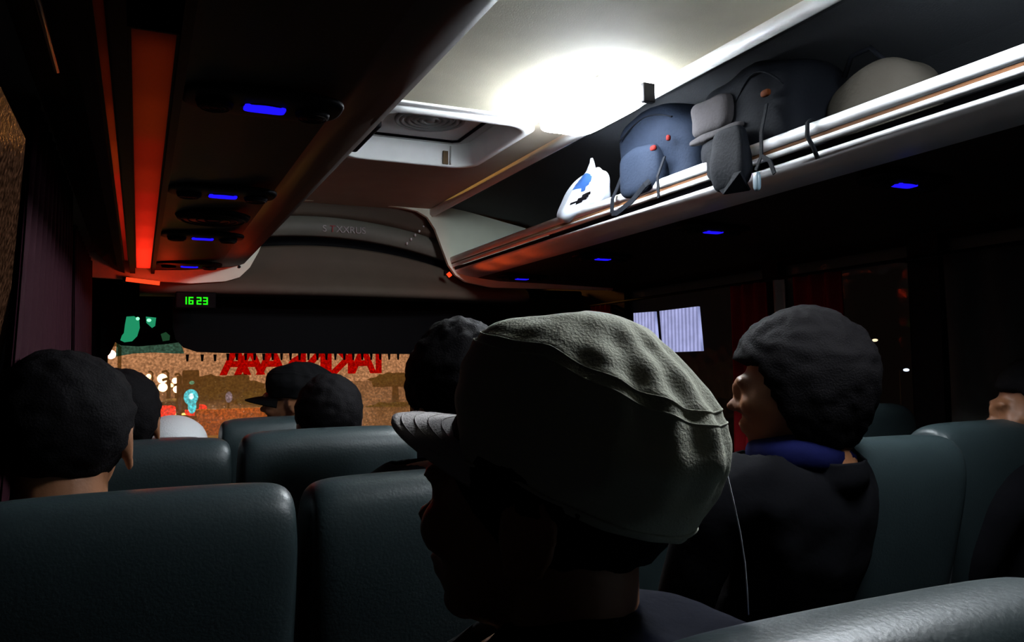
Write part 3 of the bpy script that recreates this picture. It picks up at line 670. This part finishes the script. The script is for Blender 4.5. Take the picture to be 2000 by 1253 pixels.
seats = [(.005, 1.085, 'blue grey leather seat back ahead of the camera, by the window', 1.0, 0),
         (.405, 1.085, 'blue grey leather seat back beside the capped man\'s face', 1.0, 0),
         (-.01, 1.76, 'seat back in the second row on the window side, below the white knitted cap', 1.012, 0),
         (.39, 1.74, 'wide seat back in the second row, above the cap visor tip', 1.02, 0),
         (-.01, 2.44, 'window seat in the third row left, under the white knitted cap wearer', .97, 0),
         (.41, 2.44, 'third row seat back under the dark capped passenger', 1.012, 0),
         (.475, .335, 'seat back of the capped man, at the lower right corner', .985, 0),
         (1.33, 1.09, 'seat back behind the blue collared passenger on the right', 1.0, -3),
         (1.78, 1.14, 'seat back at the right edge in front of the face in profile', 1.012, -4),
         (1.80, 1.56, 'small grey seat top right of the dark haired passenger', 1.03, 0),
         (1.33, 1.80, 'seat hidden behind the dark haired passenger on the right', .98, 0)]
for i, (x, y, l, k, rz) in enumerate(seats):
    T = s0 if i == 0 else copy_tree(s0)
    T.location = (x, y, 0); T.scale = (1.08 if x > 1 else 1, 1, k); T.rotation_euler = (0, 0, R(rz)); tag(T, l, 'bus seat', 'leather bus seats in rows')
# ------------------------------------------------------------------ people
def head_bm(bm, c, yaw, pitch, roll=0, k=1.0):
    q0 = len(bm.verts); M = Matrix.Translation(c) @ Matrix.Rotation(yaw, 4, 'Z') @ Matrix.Rotation(pitch, 4, 'X') @ Matrix.Rotation(roll, 4, 'Y') @ Matrix.Scale(k, 4)
    new = bmesh.new()
    E = lambda c_, r_, rot=None: ell(new, c_, r_, rot)
    E((0, -.012, .030), (.077, .098, .086)); E((0, .030, -.020), (.064, .068, .085)); E((0, .040, -.070), (.050, .050, .042)); E((0, .066, -.098), (.024, .022, .018))
    E((0, .092, .012), (.048, .014, .011)); E((0, .099, -.012), (.010, .014, .028), Matrix.Rotation(R(-14), 3, 'X')); E((0, .112, -.034), (.012, .013, .011))
    for s in (-1, 1):
        E((s*.012, .100, -.038), (.009, .011, .008)); E((s*.036, .070, -.030), (.026, .026, .026)); E((s*.030, .084, -.003), (.014, .010, .009))
        new2 = tube([(s*.078, -.020+.020*math.cos(a), -.012+.031*math.sin(a)) for a in [j*math.pi/8 for j in range(16)]], .0055, seg=8, closed=True)
        me = bpy.data.meshes.new('e'); new2.to_mesh(me); new2.free(); new.from_mesh(me); bpy.data.meshes.remove(me)
        E((s*.074, -.016, -.012), (.007, .017, .026)); E((s*.077, -.012, -.040), (.006, .010, .010))
    E((0, .094, -.064), (.022, .010, .006)); E((0, .091, -.076), (.019, .010, .007)); E((0, .080, -.070), (.030, .018, .018))
    # neck stub
    tube([(0, -.025, -.02), (0, -.035, -.10), (0, -.045, -.17)], [.055, .054, .058], new, 16)
    bmesh.ops.transform(new, matrix=M, verts=new.verts)
    me = bpy.data.meshes.new('h'); new.to_mesh(me); new.free(); bm.from_mesh(me); bpy.data.meshes.remove(me)
    return M
def skin_obj(chains):
    """chains: list of lists of (x,y,z,r); first point of a later chain may repeat an earlier one"""
    me = bpy.data.meshes.new('k'); vs, es, rs, idx = [], [], [], {}
    for ch in chains:
        prev = None
        for p in ch:
            key = tuple(round(a, 4) for a in p[:3])
            if key not in idx: idx[key] = len(vs); vs.append(p[:3]); rs.append(p[3])
            if prev is not None: es.append((prev, idx[key]))
            prev = idx[key]
    me.from_pydata(vs, es, []); o = bpy.data.objects.new('k', me); COL.objects.link(o)
    m = o.modifiers.new('sk', 'SKIN'); m.use_smooth_shade = True
    for i, r in enumerate(rs): me.skin_vertices[0].data[i].radius = (r, r)
    me.skin_vertices[0].data[0].use_root = True
    s = o.modifiers.new('ss', 'SUBSURF'); s.levels = 1; s.render_levels = 1
    return o
def arms(k=1.0, ex=0):
    ch = []
    for s in (-1, 1):
        ch.append([(0, -.03, .98, .085), (s*.11, -.03, .985, .062), (s*.158, -.02, .965, .052), (s*.182, .03, .84, .043), (s*.180, .08, .72, .037), (s*.150, .19, .655, .031), (s*.11, .27, .635, .022), (s*.10, .30, .632, .026), (s*.095, .335, .628, .024)])
        base = (s*.095, .335, .628, .024)
        for j, (dx, L) in enumerate(((-.026, .062), (-.009, .074), (.009, .070), (.026, .055))):
            ch.append([base, (s*.095+dx, .365, .630, .0095), (s*.095+dx*1.1, .365+L*.5, .622, .0088), (s*.095+dx*1.1, .365+L*.85, .604, .0078)])
        ch.append([(s*.10, .30, .632, .026), (s*.10-s*.030, .318, .634, .0105), (s*.10-s*.048, .345, .630, .0092)])
    return ch
def legs():
    ch = []
    for s in (-1, 1):
        ch.append([(0, 0, .60, .110), (s*.085, .03, .585, .085), (s*.10, .20, .570, .072), (s*.105, .35, .55, .055), (s*.105, .365, .40, .050), (s*.105, .35, .22, .042), (s*.105, .335, .09, .034), (s*.11, .39, .05, .032), (s*.115, .48, .038, .024)])
    return ch
def biggest(o):
    bm = bmesh.new(); bm.from_mesh(o.data); bm.verts.ensure_lookup_table(); seen = set(); best = []
    for v in bm.verts:
        if v.index in seen: continue
        st, isl = [v], []; seen.add(v.index)
        while st:
            a = st.pop(); isl.append(a)
            for e in a.link_edges:
                b = e.other_vert(a)
                if b.index not in seen: seen.add(b.index); st.append(b)
        if len(isl) > len(best): best = isl
    keep = {v.index for v in best}
    bmesh.ops.delete(bm, geom=[v for v in bm.verts if v.index not in keep], context='VERTS'); bm.to_mesh(o.data); bm.free()
def make_body(yaw=0, pitch=0, head=(0, .0, 1.165), vox=.007, bend=(0, 0)):
    bx_, by_ = bend
    tor = [[(0, 0, .60, .110), (bx_*.3, -.015+by_*.4, .74, .108), (bx_*.6, -.03+by_*.75, .87, .118), (bx_*.9, -.03+by_*.9, .98, .085), (head[0], head[1]-.03, head[2]-.12, .050), (head[0], head[1]-.02, head[2]-.06, .045)]]
    A = arms()
    A = [[(p[0]+bx_*.9, p[1]+by_*.9, p[2], p[3]) for p in c_] for c_ in A]
    o = skin_obj(tor+legs()+A)
    dg = bpy.context.evaluated_depsgraph_get(); dg.update(); me = bpy.data.meshes.new_from_object(o.evaluated_get(dg)); bpy.data.objects.remove(o)
    bm = bmesh.new(); bm.from_mesh(me); M = head_bm(bm, head, yaw, pitch)
    me2 = bpy.data.meshes.new('b'); bm.to_mesh(me2); bm.free(); o = bpy.data.objects.new('b', me2); COL.objects.link(o)
    r = o.modifiers.new('r', 'REMESH'); r.mode = 'VOXEL'; r.voxel_size = vox; r.use_smooth_shade = True
    s = o.modifiers.new('s', 'SMOOTH'); s.factor = .5; s.iterations = 2
    o = bake(o, 'body', SKIN); biggest(o); return o, M, tor, A
def make_clothes(body, head):
    """shirt and trousers that follow the body surface a centimetre off the skin"""
    def cloth(nm, keep, off):
        bm = bmesh.new(); bm.from_mesh(body.data); bm.normal_update(); ns = {v: v.normal.copy() for v in bm.verts}
        bmesh.ops.delete(bm, geom=[f for f in bm.faces if not keep(f.calc_center_median())], context='FACES')
        for v in bm.verts: v.co += ns[v]*(off+.003*noise.noise(v.co*22)) if v in ns else Vector()
        for _ in range(3): bmesh.ops.smooth_vert(bm, verts=bm.verts, factor=.5, use_axis_x=True, use_axis_y=True, use_axis_z=True)
        o = obj(nm, bm, SHIRT, None, True); m = o.modifiers.new('s', 'SOLIDIFY'); m.thickness = .004; m.offset = 1; return o
    nk = head[2]-.125
    sh = cloth('shirt', lambda c: .585 < c.z < nk+.25*(c.y-head[1])*-1*0 and c.y < .265 and not (c.z < .625 and c.y > .06), .012)
    tr = cloth('trousers', lambda c: .085 < c.z < .60 and not (c.y > .20 and c.z > .60 and abs(c.x) < .2) and c.y < .41, .010)
    return sh, tr
def hair_mesh(M, k=1.0, back=-.075, front=.045, amp=.004, long=1.0):
    bm = bmesh.new(); bmesh.ops.create_uvsphere(bm, u_segments=72, v_segments=48, radius=1)
    for v in bm.verts:
        d = v.co.copy(); p = Vector((d.x*.085*k, d.y*.108*k-.014, d.z*.096*k*(long if d.z < 0 else 1)+.030))
        lim = back+(front-back)*max(0, min(1, (p.y+.03)/.10))
        p += d*amp*noise.noise(p*60)+d*amp*.8*noise.noise(p*17)
        if p.z < lim:                                   # below the hairline the shell tucks under the skin
            q = 1-.45*min(1, (lim-p.z)/.03)**.8; p = Vector((p.x*q, (p.y+.02)*q-.02, p.z))
        v.co = p
    bmesh.ops.transform(bm, matrix=M, verts=bm.verts)
    return obj('hair', bm, HAIR, None, True)
def cap_mesh(M, T, m, mv, kx=1.0, soft_=True, detail=True, zh=.118, zo=.004, vz=.010):
    """crown with flat top panel line, soft sagging back, and a curved visor"""
    bm = bmesh.new(); N, K = 160, 56; rows = []
    def P(a, f):
        # a: angle from the front (+Y), f: 0 hem .. 1 crown centre
        sx, cy = math.sin(a), math.cos(a); bk = max(0, -cy); fr = max(0, cy)
        rx, ry = .088, .106
        if soft_:
            bulge = math.sin(min(1, f*1.35)*math.pi)**.8
            w = (1-f**2.1)**.60
            rr = 1+bulge*(.10+.20*bk+.03*abs(sx))
            x = sx*rx*w*rr; y = -.008+cy*ry*w*rr-bk*.010
            z = zo-.020*bk*(1-f)**1.5+zh*math.sin(min(1, f*1.05)*math.pi/2)**.9-.015*bk*math.sin(f*math.pi)-.006*fr*f*2
            z += -.008*bk*bulge
        else:
            w = (1-f**2.4)**.6; x = sx*rx*w; y = -.008+cy*ry*w; z = .006+.105*math.sin(f*math.pi/2)
        return Vector((x*kx, y*kx, z*kx))
    def D(a, f, lift=0):
        p = P(a, f); bk = max(0, -math.cos(a)); d = Vector((p.x, p.y+.01, p.z-.03)).normalized()
        if soft_:
            # gathered folds fanning out of the hem at the back, loose cloth elsewhere
            p = p+d*(.0035*bk**.5*math.sin(a*15+2.0*math.sin(f*5))*math.sin(f*math.pi)**1.2*(1-f)**.4)
            p += d*.006*noise.noise(Vector((p.x*15, p.y*15, p.z*22+3)))
            p += d*.0022*noise.noise(Vector((p.x*45, p.y*30, p.z*60+9)))
            p += d*.002*bk*math.sin(f*30+a*3)*max(0, .5-f)*2
            p += d*.0014*(math.exp(-((f-.47)/.02)**2)+math.exp(-((f-.53)/.02)**2))
        return p+d*lift
    for j in range(K+1):
        f = j/K*.995; row = []
        for i in range(N):
            p = D(2*math.pi*i/N, f)
            row.append(bm.verts.new(p))
        rows.append(row)
    for a, b in zip(rows, rows[1:]):
        for i in range(N): bm.faces.new((a[i], a[(i+1) % N], b[(i+1) % N], b[i]))
    bm.faces.new(rows[-1]); bmesh.ops.transform(bm, matrix=M, verts=bm.verts)
    o = obj('cap_crown', bm, m, T, True); s = o.modifiers.new('so', 'SOLIDIFY'); s.thickness = .003; s.offset = -1
    crown = o
    if detail:
        for f, nm in ((.475, 'seam'), (.525, 'seam'), (.02, 'hem_band')):
            pts = []
            for i in range(160):
                a = 2*math.pi*i/160; pts.append(M @ D(a, f))
            obj(nm, tube(pts, .0008 if nm == 'seam' else .0018, closed=True, seg=6), m, crown, True)
    bm = bmesh.new(); g = []
    for th in (0, .0035):
        rows = []
        for j in range(13):
            f = j/12; row = []
            for i in range(25):
                u = (i/24-.5)*2; a = u*1.12
                L = .074*(1-abs(u)**2.6)*f*(1 if soft_ else .9)
                x = math.sin(a)*.086*(1+.02*f); y = -.008+math.cos(a)*.104+L+.004*f; z = vz-.010*f*f*(1-abs(u)*.2)-.020*u*u*(.5+f)*.9-th
                row.append(bm.verts.new(M @ (Vector((x, y, z))*kx)))
            rows.append(row)
        g.append(rows)
        for a, b in zip(rows, rows[1:]):
            for i in range(24): bm.faces.new((a[i], a[i+1], b[i+1], b[i]))
    for j in (0, 12):
        for i in range(24): bm.faces.new((g[0][j][i], g[0][j][i+1], g[1][j][i+1], g[1][j][i]))
    v_ = obj('cap_visor', bm, mv, T, True)
    if detail:
        for f in (.25, .45, .65, .85):
            pts = []
            for i in range(2, 23):
                u = (i/24-.5)*2; a = u*1.12; L = .074*(1-abs(u)**2.6)*f
                pts.append(M @ (Vector((math.sin(a)*.086*(1+.02*f), -.008+math.cos(a)*.104+L+.004*f, .0005+vz-.010*f*f*(1-abs(u)*.2)-.020*u*u*(.5+f)*.9))*kx))
            obj('stitching', tube(pts, .0004, seg=5), mv, v_, True)
    return crown
def setp(T, parts):
    for o in parts: o.parent = T
# ordinary seated passenger, used several times
HP = (0, -.13, 1.165)
b0, M0, tor, A = make_body(0, 0, HP, .007, (0, -.09)); sh0, tr0 = make_clothes(b0, HP); h0 = hair_mesh(M0)
P0 = thing('person', (-.10, 1.47, 0), 'short haired passenger at the left edge, seen from behind above the nearest seat', 'person')
setp(P0, [b0, sh0, tr0, h0])
hair_b = hair_mesh(M0, 1.10, -.085, .05, .006)
def person(x, y, k, rz, label, extra=None, parts=None):
    T = P0.copy(); COL.objects.link(T); T.location = (x, y, 0); T.scale = (k if k > 1 else 1, k if k > 1 else 1, k); T.rotation_euler = (0, 0, R(rz)); T['label'] = label
    for o in (parts or [b0, sh0, tr0, h0]):
        c_ = o.copy(); COL.objects.link(c_); c_.parent = T
    return T
P0.scale = (1.16, 1.12, 1.018)
person(-.035, 2.16, 1.0, 0, 'dark haired passenger by the left window, half hidden behind the nearest head')
person(.450, 2.18, .985, -4, 'round dark head in the second row, before the red letters, seen from behind')
person(.54, 1.53, 1.055, 0, 'passenger with dark bushy hair behind the visor of the grey cap', parts=[b0, sh0, tr0, hair_b])
bd, MD, tor_, A_ = make_body(R(62), 0, HP, .008, (0, -.09))
T = person(.475, 2.83, 1.02, 0, 'passenger in a black peaked cap facing left before the windscreen', parts=[bd, sh0, tr0]); cap_mesh(MD, T, CAPD, CAPD, .965, True, False)
T = person(.095, 2.80, .890, 0, 'passenger in a white knitted cap, low behind the second row seat', parts=[b0, sh0, tr0]); T.scale = (1.16, 1.12, .890)
# knitted skull cap
bm = bmesh.new(); bmesh.ops.create_uvsphere(bm, u_segments=64, v_segments=40, radius=1); dl = []
for v in bm.verts:
    d = v.co.copy(); p = Vector((d.x*.087, d.y*.108-.012, d.z*.094+.034))
    if p.z < .002: dl.append(v)
    th = math.atan2(d.y, d.x); ph = math.asin(max(-1, min(1, d.z)))
    p += d*.0016*math.sin(th*32)*math.sin(ph*26); v.co = p
bmesh.ops.delete(bm, geom=dl, context='VERTS'); bmesh.ops.transform(bm, matrix=M0, verts=bm.verts)
obj('knitted_cap', bm, KNIT, T, True)
# the man in the grey cap next to the camera
HG = (-.082, -.142, 1.168)
bg, MG, tor, A = make_body(R(38), R(7), HG, .005, (-.04, -.10)); shg, trg = make_clothes(bg, HG)
G = thing('person', (.395, .745, 0), 'person in a grey green cap close to the camera, seen from the left rear', 'person')
hg = hair_mesh(MG, .97, -.07, .03); setp(G, [bg, shg, trg, hg])
MC = MG @ Matrix.Translation((0, -.004, .018)) @ Matrix.Rotation(R(6), 4, 'X')
cap_mesh(MC, G, CAPM, CAPB, .93, zh=.150, vz=.030)
# navy hood lying on the shoulders
hd = superbox((0, 0, 0), (.13, .10, .085), .7, 40, .012, 14, 3); hd.transform(Matrix.Translation((HG[0]+.03, HG[1]-.065, HG[2]-.165)))
obj('hood', hd, HOODM, G, True)
# thin pale cable beside the cap
pts = [at(1420, 925, y=.50), at(1434, 985, y=.50), at(1446, 1040, y=.50), at(1455, 1100, y=.50), at(1459, 1150, y=.50), at(1462, 1200, y=.50)]
tag(obj('earphone_cable', tube(pts, .0006, seg=6), mat('cable_white', (.55, .55, .6), .5), None, True), 'thin white earphone cable hanging behind the grey cap', 'cable')
# right side passengers
bh, MH, tor, A = make_body(R(42), R(0), HP, .007, (0, -.09)); shh, trh = make_clothes(bh, HP)
T = thing('person', (1.13, 1.28, 0), 'dark haired person in a blue collar on the right, face turned left', 'person')
setp(T, [bh, shh, trh, hair_mesh(MH, 1.16, -.15, .05, .006, 1.5)]); T.scale = (1.06, 1.06, 1.06)
bm = superbox((0, -.13, 1.045), (.090, .085, .040), .8, 32, .004, 20); obj('collar', bm, BLUEC, T, True)
bi = bh.copy(); COL.objects.link(bi)
T2 = thing('person', (1.895, 1.30, 0), 'person at the right edge, only the lit face in profile showing', 'person')
oi = [shh.copy(), trh.copy(), hair_mesh(MH, 1.04, -.08, .045)]
for o in oi[:2]: COL.objects.link(o)
setp(T2, [bi]+oi); T2.rotation_euler = (0, 0, R(10))
# ------------------------------------------------------------------ bags on the right rack
def bag(name, label, c, parts):
    T = thing(name, c, label, 'bag', 'bags on the right luggage rack')
    for nm, bm, m in parts: obj(nm, bm, m, T, True)
    return T
SZ = H+.470
def fold(p): return p
# white carrier bag over the rail
def pbag(p):
    f = (p.z+.075)/.15; k = 1-.55*max(0, f)**1.3; return Vector((p.x*k, p.y*k+.02-.07*f, p.z))
bm = superbox((0, 0, .075), (.05, .145, .070), .75, 64, .022, 15, 5, pbag)
T = bag('plastic_bag', 'white plastic carrier bag with a blue opening, resting on the right rail', (1.315, 2.24, SZ+.015), [('bag_body', bm, PLAS)])
T.scale = (1, 1.18, 1)
def patch(src, nm, m, test, parent, off):
    bm = bmesh.new(); bm.from_mesh(src.data); bmesh.ops.delete(bm, geom=[f for f in bm.faces if not test(f.calc_center_median())], context='FACES')
    bmesh.ops.translate(bm, vec=off, verts=bm.verts); return obj(nm, bm, m, parent, True)
body = T.children[0]
patch(body, 'blue_opening', WIN_BLUE, lambda c: c.x < 0 and ((c.y+.045)/.040)**2+((c.z-.105)/.026)**2 < 1, T, (-.0015, 0, 0))
patch(body, 'dark_slit', DARKER, lambda c: c.x < 0 and ((c.y+.05)/.045)**2+((c.z-.052-(c.y+.05)*-.25)/.009)**2 < 1, T, (-.0015, 0, 0))
bm = tube([(0, -.045, .125), (-.005, -.060, .165), (-.008, -.062, .18)], [.022, .008, .004]); obj('knotted_top', bm, PLAS, T, True)
# navy backpack
T = bag('backpack', 'navy blue backpack with straps hanging over the rail beside the white bag', (1.39, 1.86, SZ),
    [('bag_body', superbox((0, -.01, .125), (.09, .18, .130), .5, 56, .035, 9, 2), BAGN), ('front_pocket', superbox((-.085, .02, .085), (.03, .10, .07), .5, 36, .010, 12, 4), BAGN)])
for y_, z_ in ((-.06, .13), (-.13, .14)):
    bm = superbox((-.105, y_, z_), (.006, .012 if y_ > -.1 else .006, .008), .7, 12); obj('reflector', bm, mat('reflector_red', (.07, .006, .005), .8, spec=.05), T, True)
xo = 1.272-1.39
obj('strap', strap([(-.08, .12, .12), (-.11, .125, .05), (xo-.004, .128, .025), (xo-.006, .13, -.018)], .016, .003), BAGK, T)
obj('strap', strap([(xo-.006, .13, -.018), (xo-.008, .10, -.024), (xo-.008, .02, -.004), (xo-.004, -.04, .030), (-.10, -.06, .05)], .016, .003, (0, 0, 1)), BAGK, T)
obj('strap', strap([(-.09, -.09, .10), (xo-.004, -.10, .04), (xo-.006, -.105, -.02)], .010, .003), BAGK, T)
ARC = [(-.092, -.13+.26*k/10, .20+.035*math.sin(math.pi*k/10)) for k in range(11)]
obj('zip', tube(ARC, .0025), BAGK, T, True)
# big black rucksack
T = bag('backpack', 'large black rucksack bulging over the rail, with grey pocket and buckles', (1.40, 1.47, SZ),
    [('bag_body', superbox((0, 0, .115), (.11, .17, .125), .5, 56, .025, 8, 9), BAGK),
     ('grey_pocket', superbox((-.100, .085, .150), (.028, .075, .045), .45, 40, .012, 14, 6), BAGG),
     ('pocket_flap', superbox((-.112, .07, .098), (.012, .10, .010), .6, 30, .006, 14, 6), BAGG),
     ('hanging_flap', superbox((-.135, -.005, .015), (.018, .060, .075), .5, 36, .010, 14, 8), BAGK)])
xo = 1.272-1.40
obj('strap', strap([(xo-.01, .05, .05), (xo-.014, .045, .0), (xo-.016, -.0, -.045), (xo-.012, -.06, -.05)], .05, .006), BAGK, T)
obj('strap', strap([(-.11, -.105, .12), (xo-.006, -.11, .05), (xo-.010, -.112, -.005), (xo-.016, -.10, -.035)], .009, .003), BAGK, T)
obj('zip', tube([(-.112+.02*abs(k/10-.5), -.15+.16*k/10, .155+.05*math.sin(math.pi*k/10)) for k in range(11)], .0025), BAGK, T, True)
obj('strap', strap([(xo-.010, -.112, -.005), (xo-.012, -.14, -.022), (xo-.014, -.155, -.055)], .010, .003), BAGK, T)
obj('buckle', superbox((xo-.014, -.100, -.060), (.006, .010, .022), .6, 16), mat('buckle_grey', (.08, .12, .15), .4), T, True)
obj('orange_tab', superbox((-.112, -.105, .145), (.006, .014, .008), .6, 12), mat('tab_orange', (.06, .015, .004), .8, spec=.05), T, True)
# taupe bag behind it, towards the camera
bag('duffel_bag', 'soft taupe bag on the right rack, nearest the camera', (1.47, 1.20, SZ),
    [('bag_body', superbox((0, 0, .085), (.10, .12, .09), .7, 44, .02, 9, 12), BAGT), ('handle', tube([(-.05, -.05, .16), (-.06, -.02, .20), (-.06, .03, .20), (-.05, .06, .165)], .006), BAGK)])
T = bag('luggage_strap', 'narrow dark strap looped over the bare rail right of the rucksack', (1.282, 1.235, H+.49), [('strap_loop', strap([(.04, 0, .02), (.004, 0, .026), (-.004, 0, .018), (-.004, .002, -.01), (.016, .004, -.035), (.026, .004, -.056)], .010, .003), BAGK)])
bpy.data.objects.remove(hair_b, do_unlink=True)
bpy.data.objects.remove(bd, do_unlink=True)
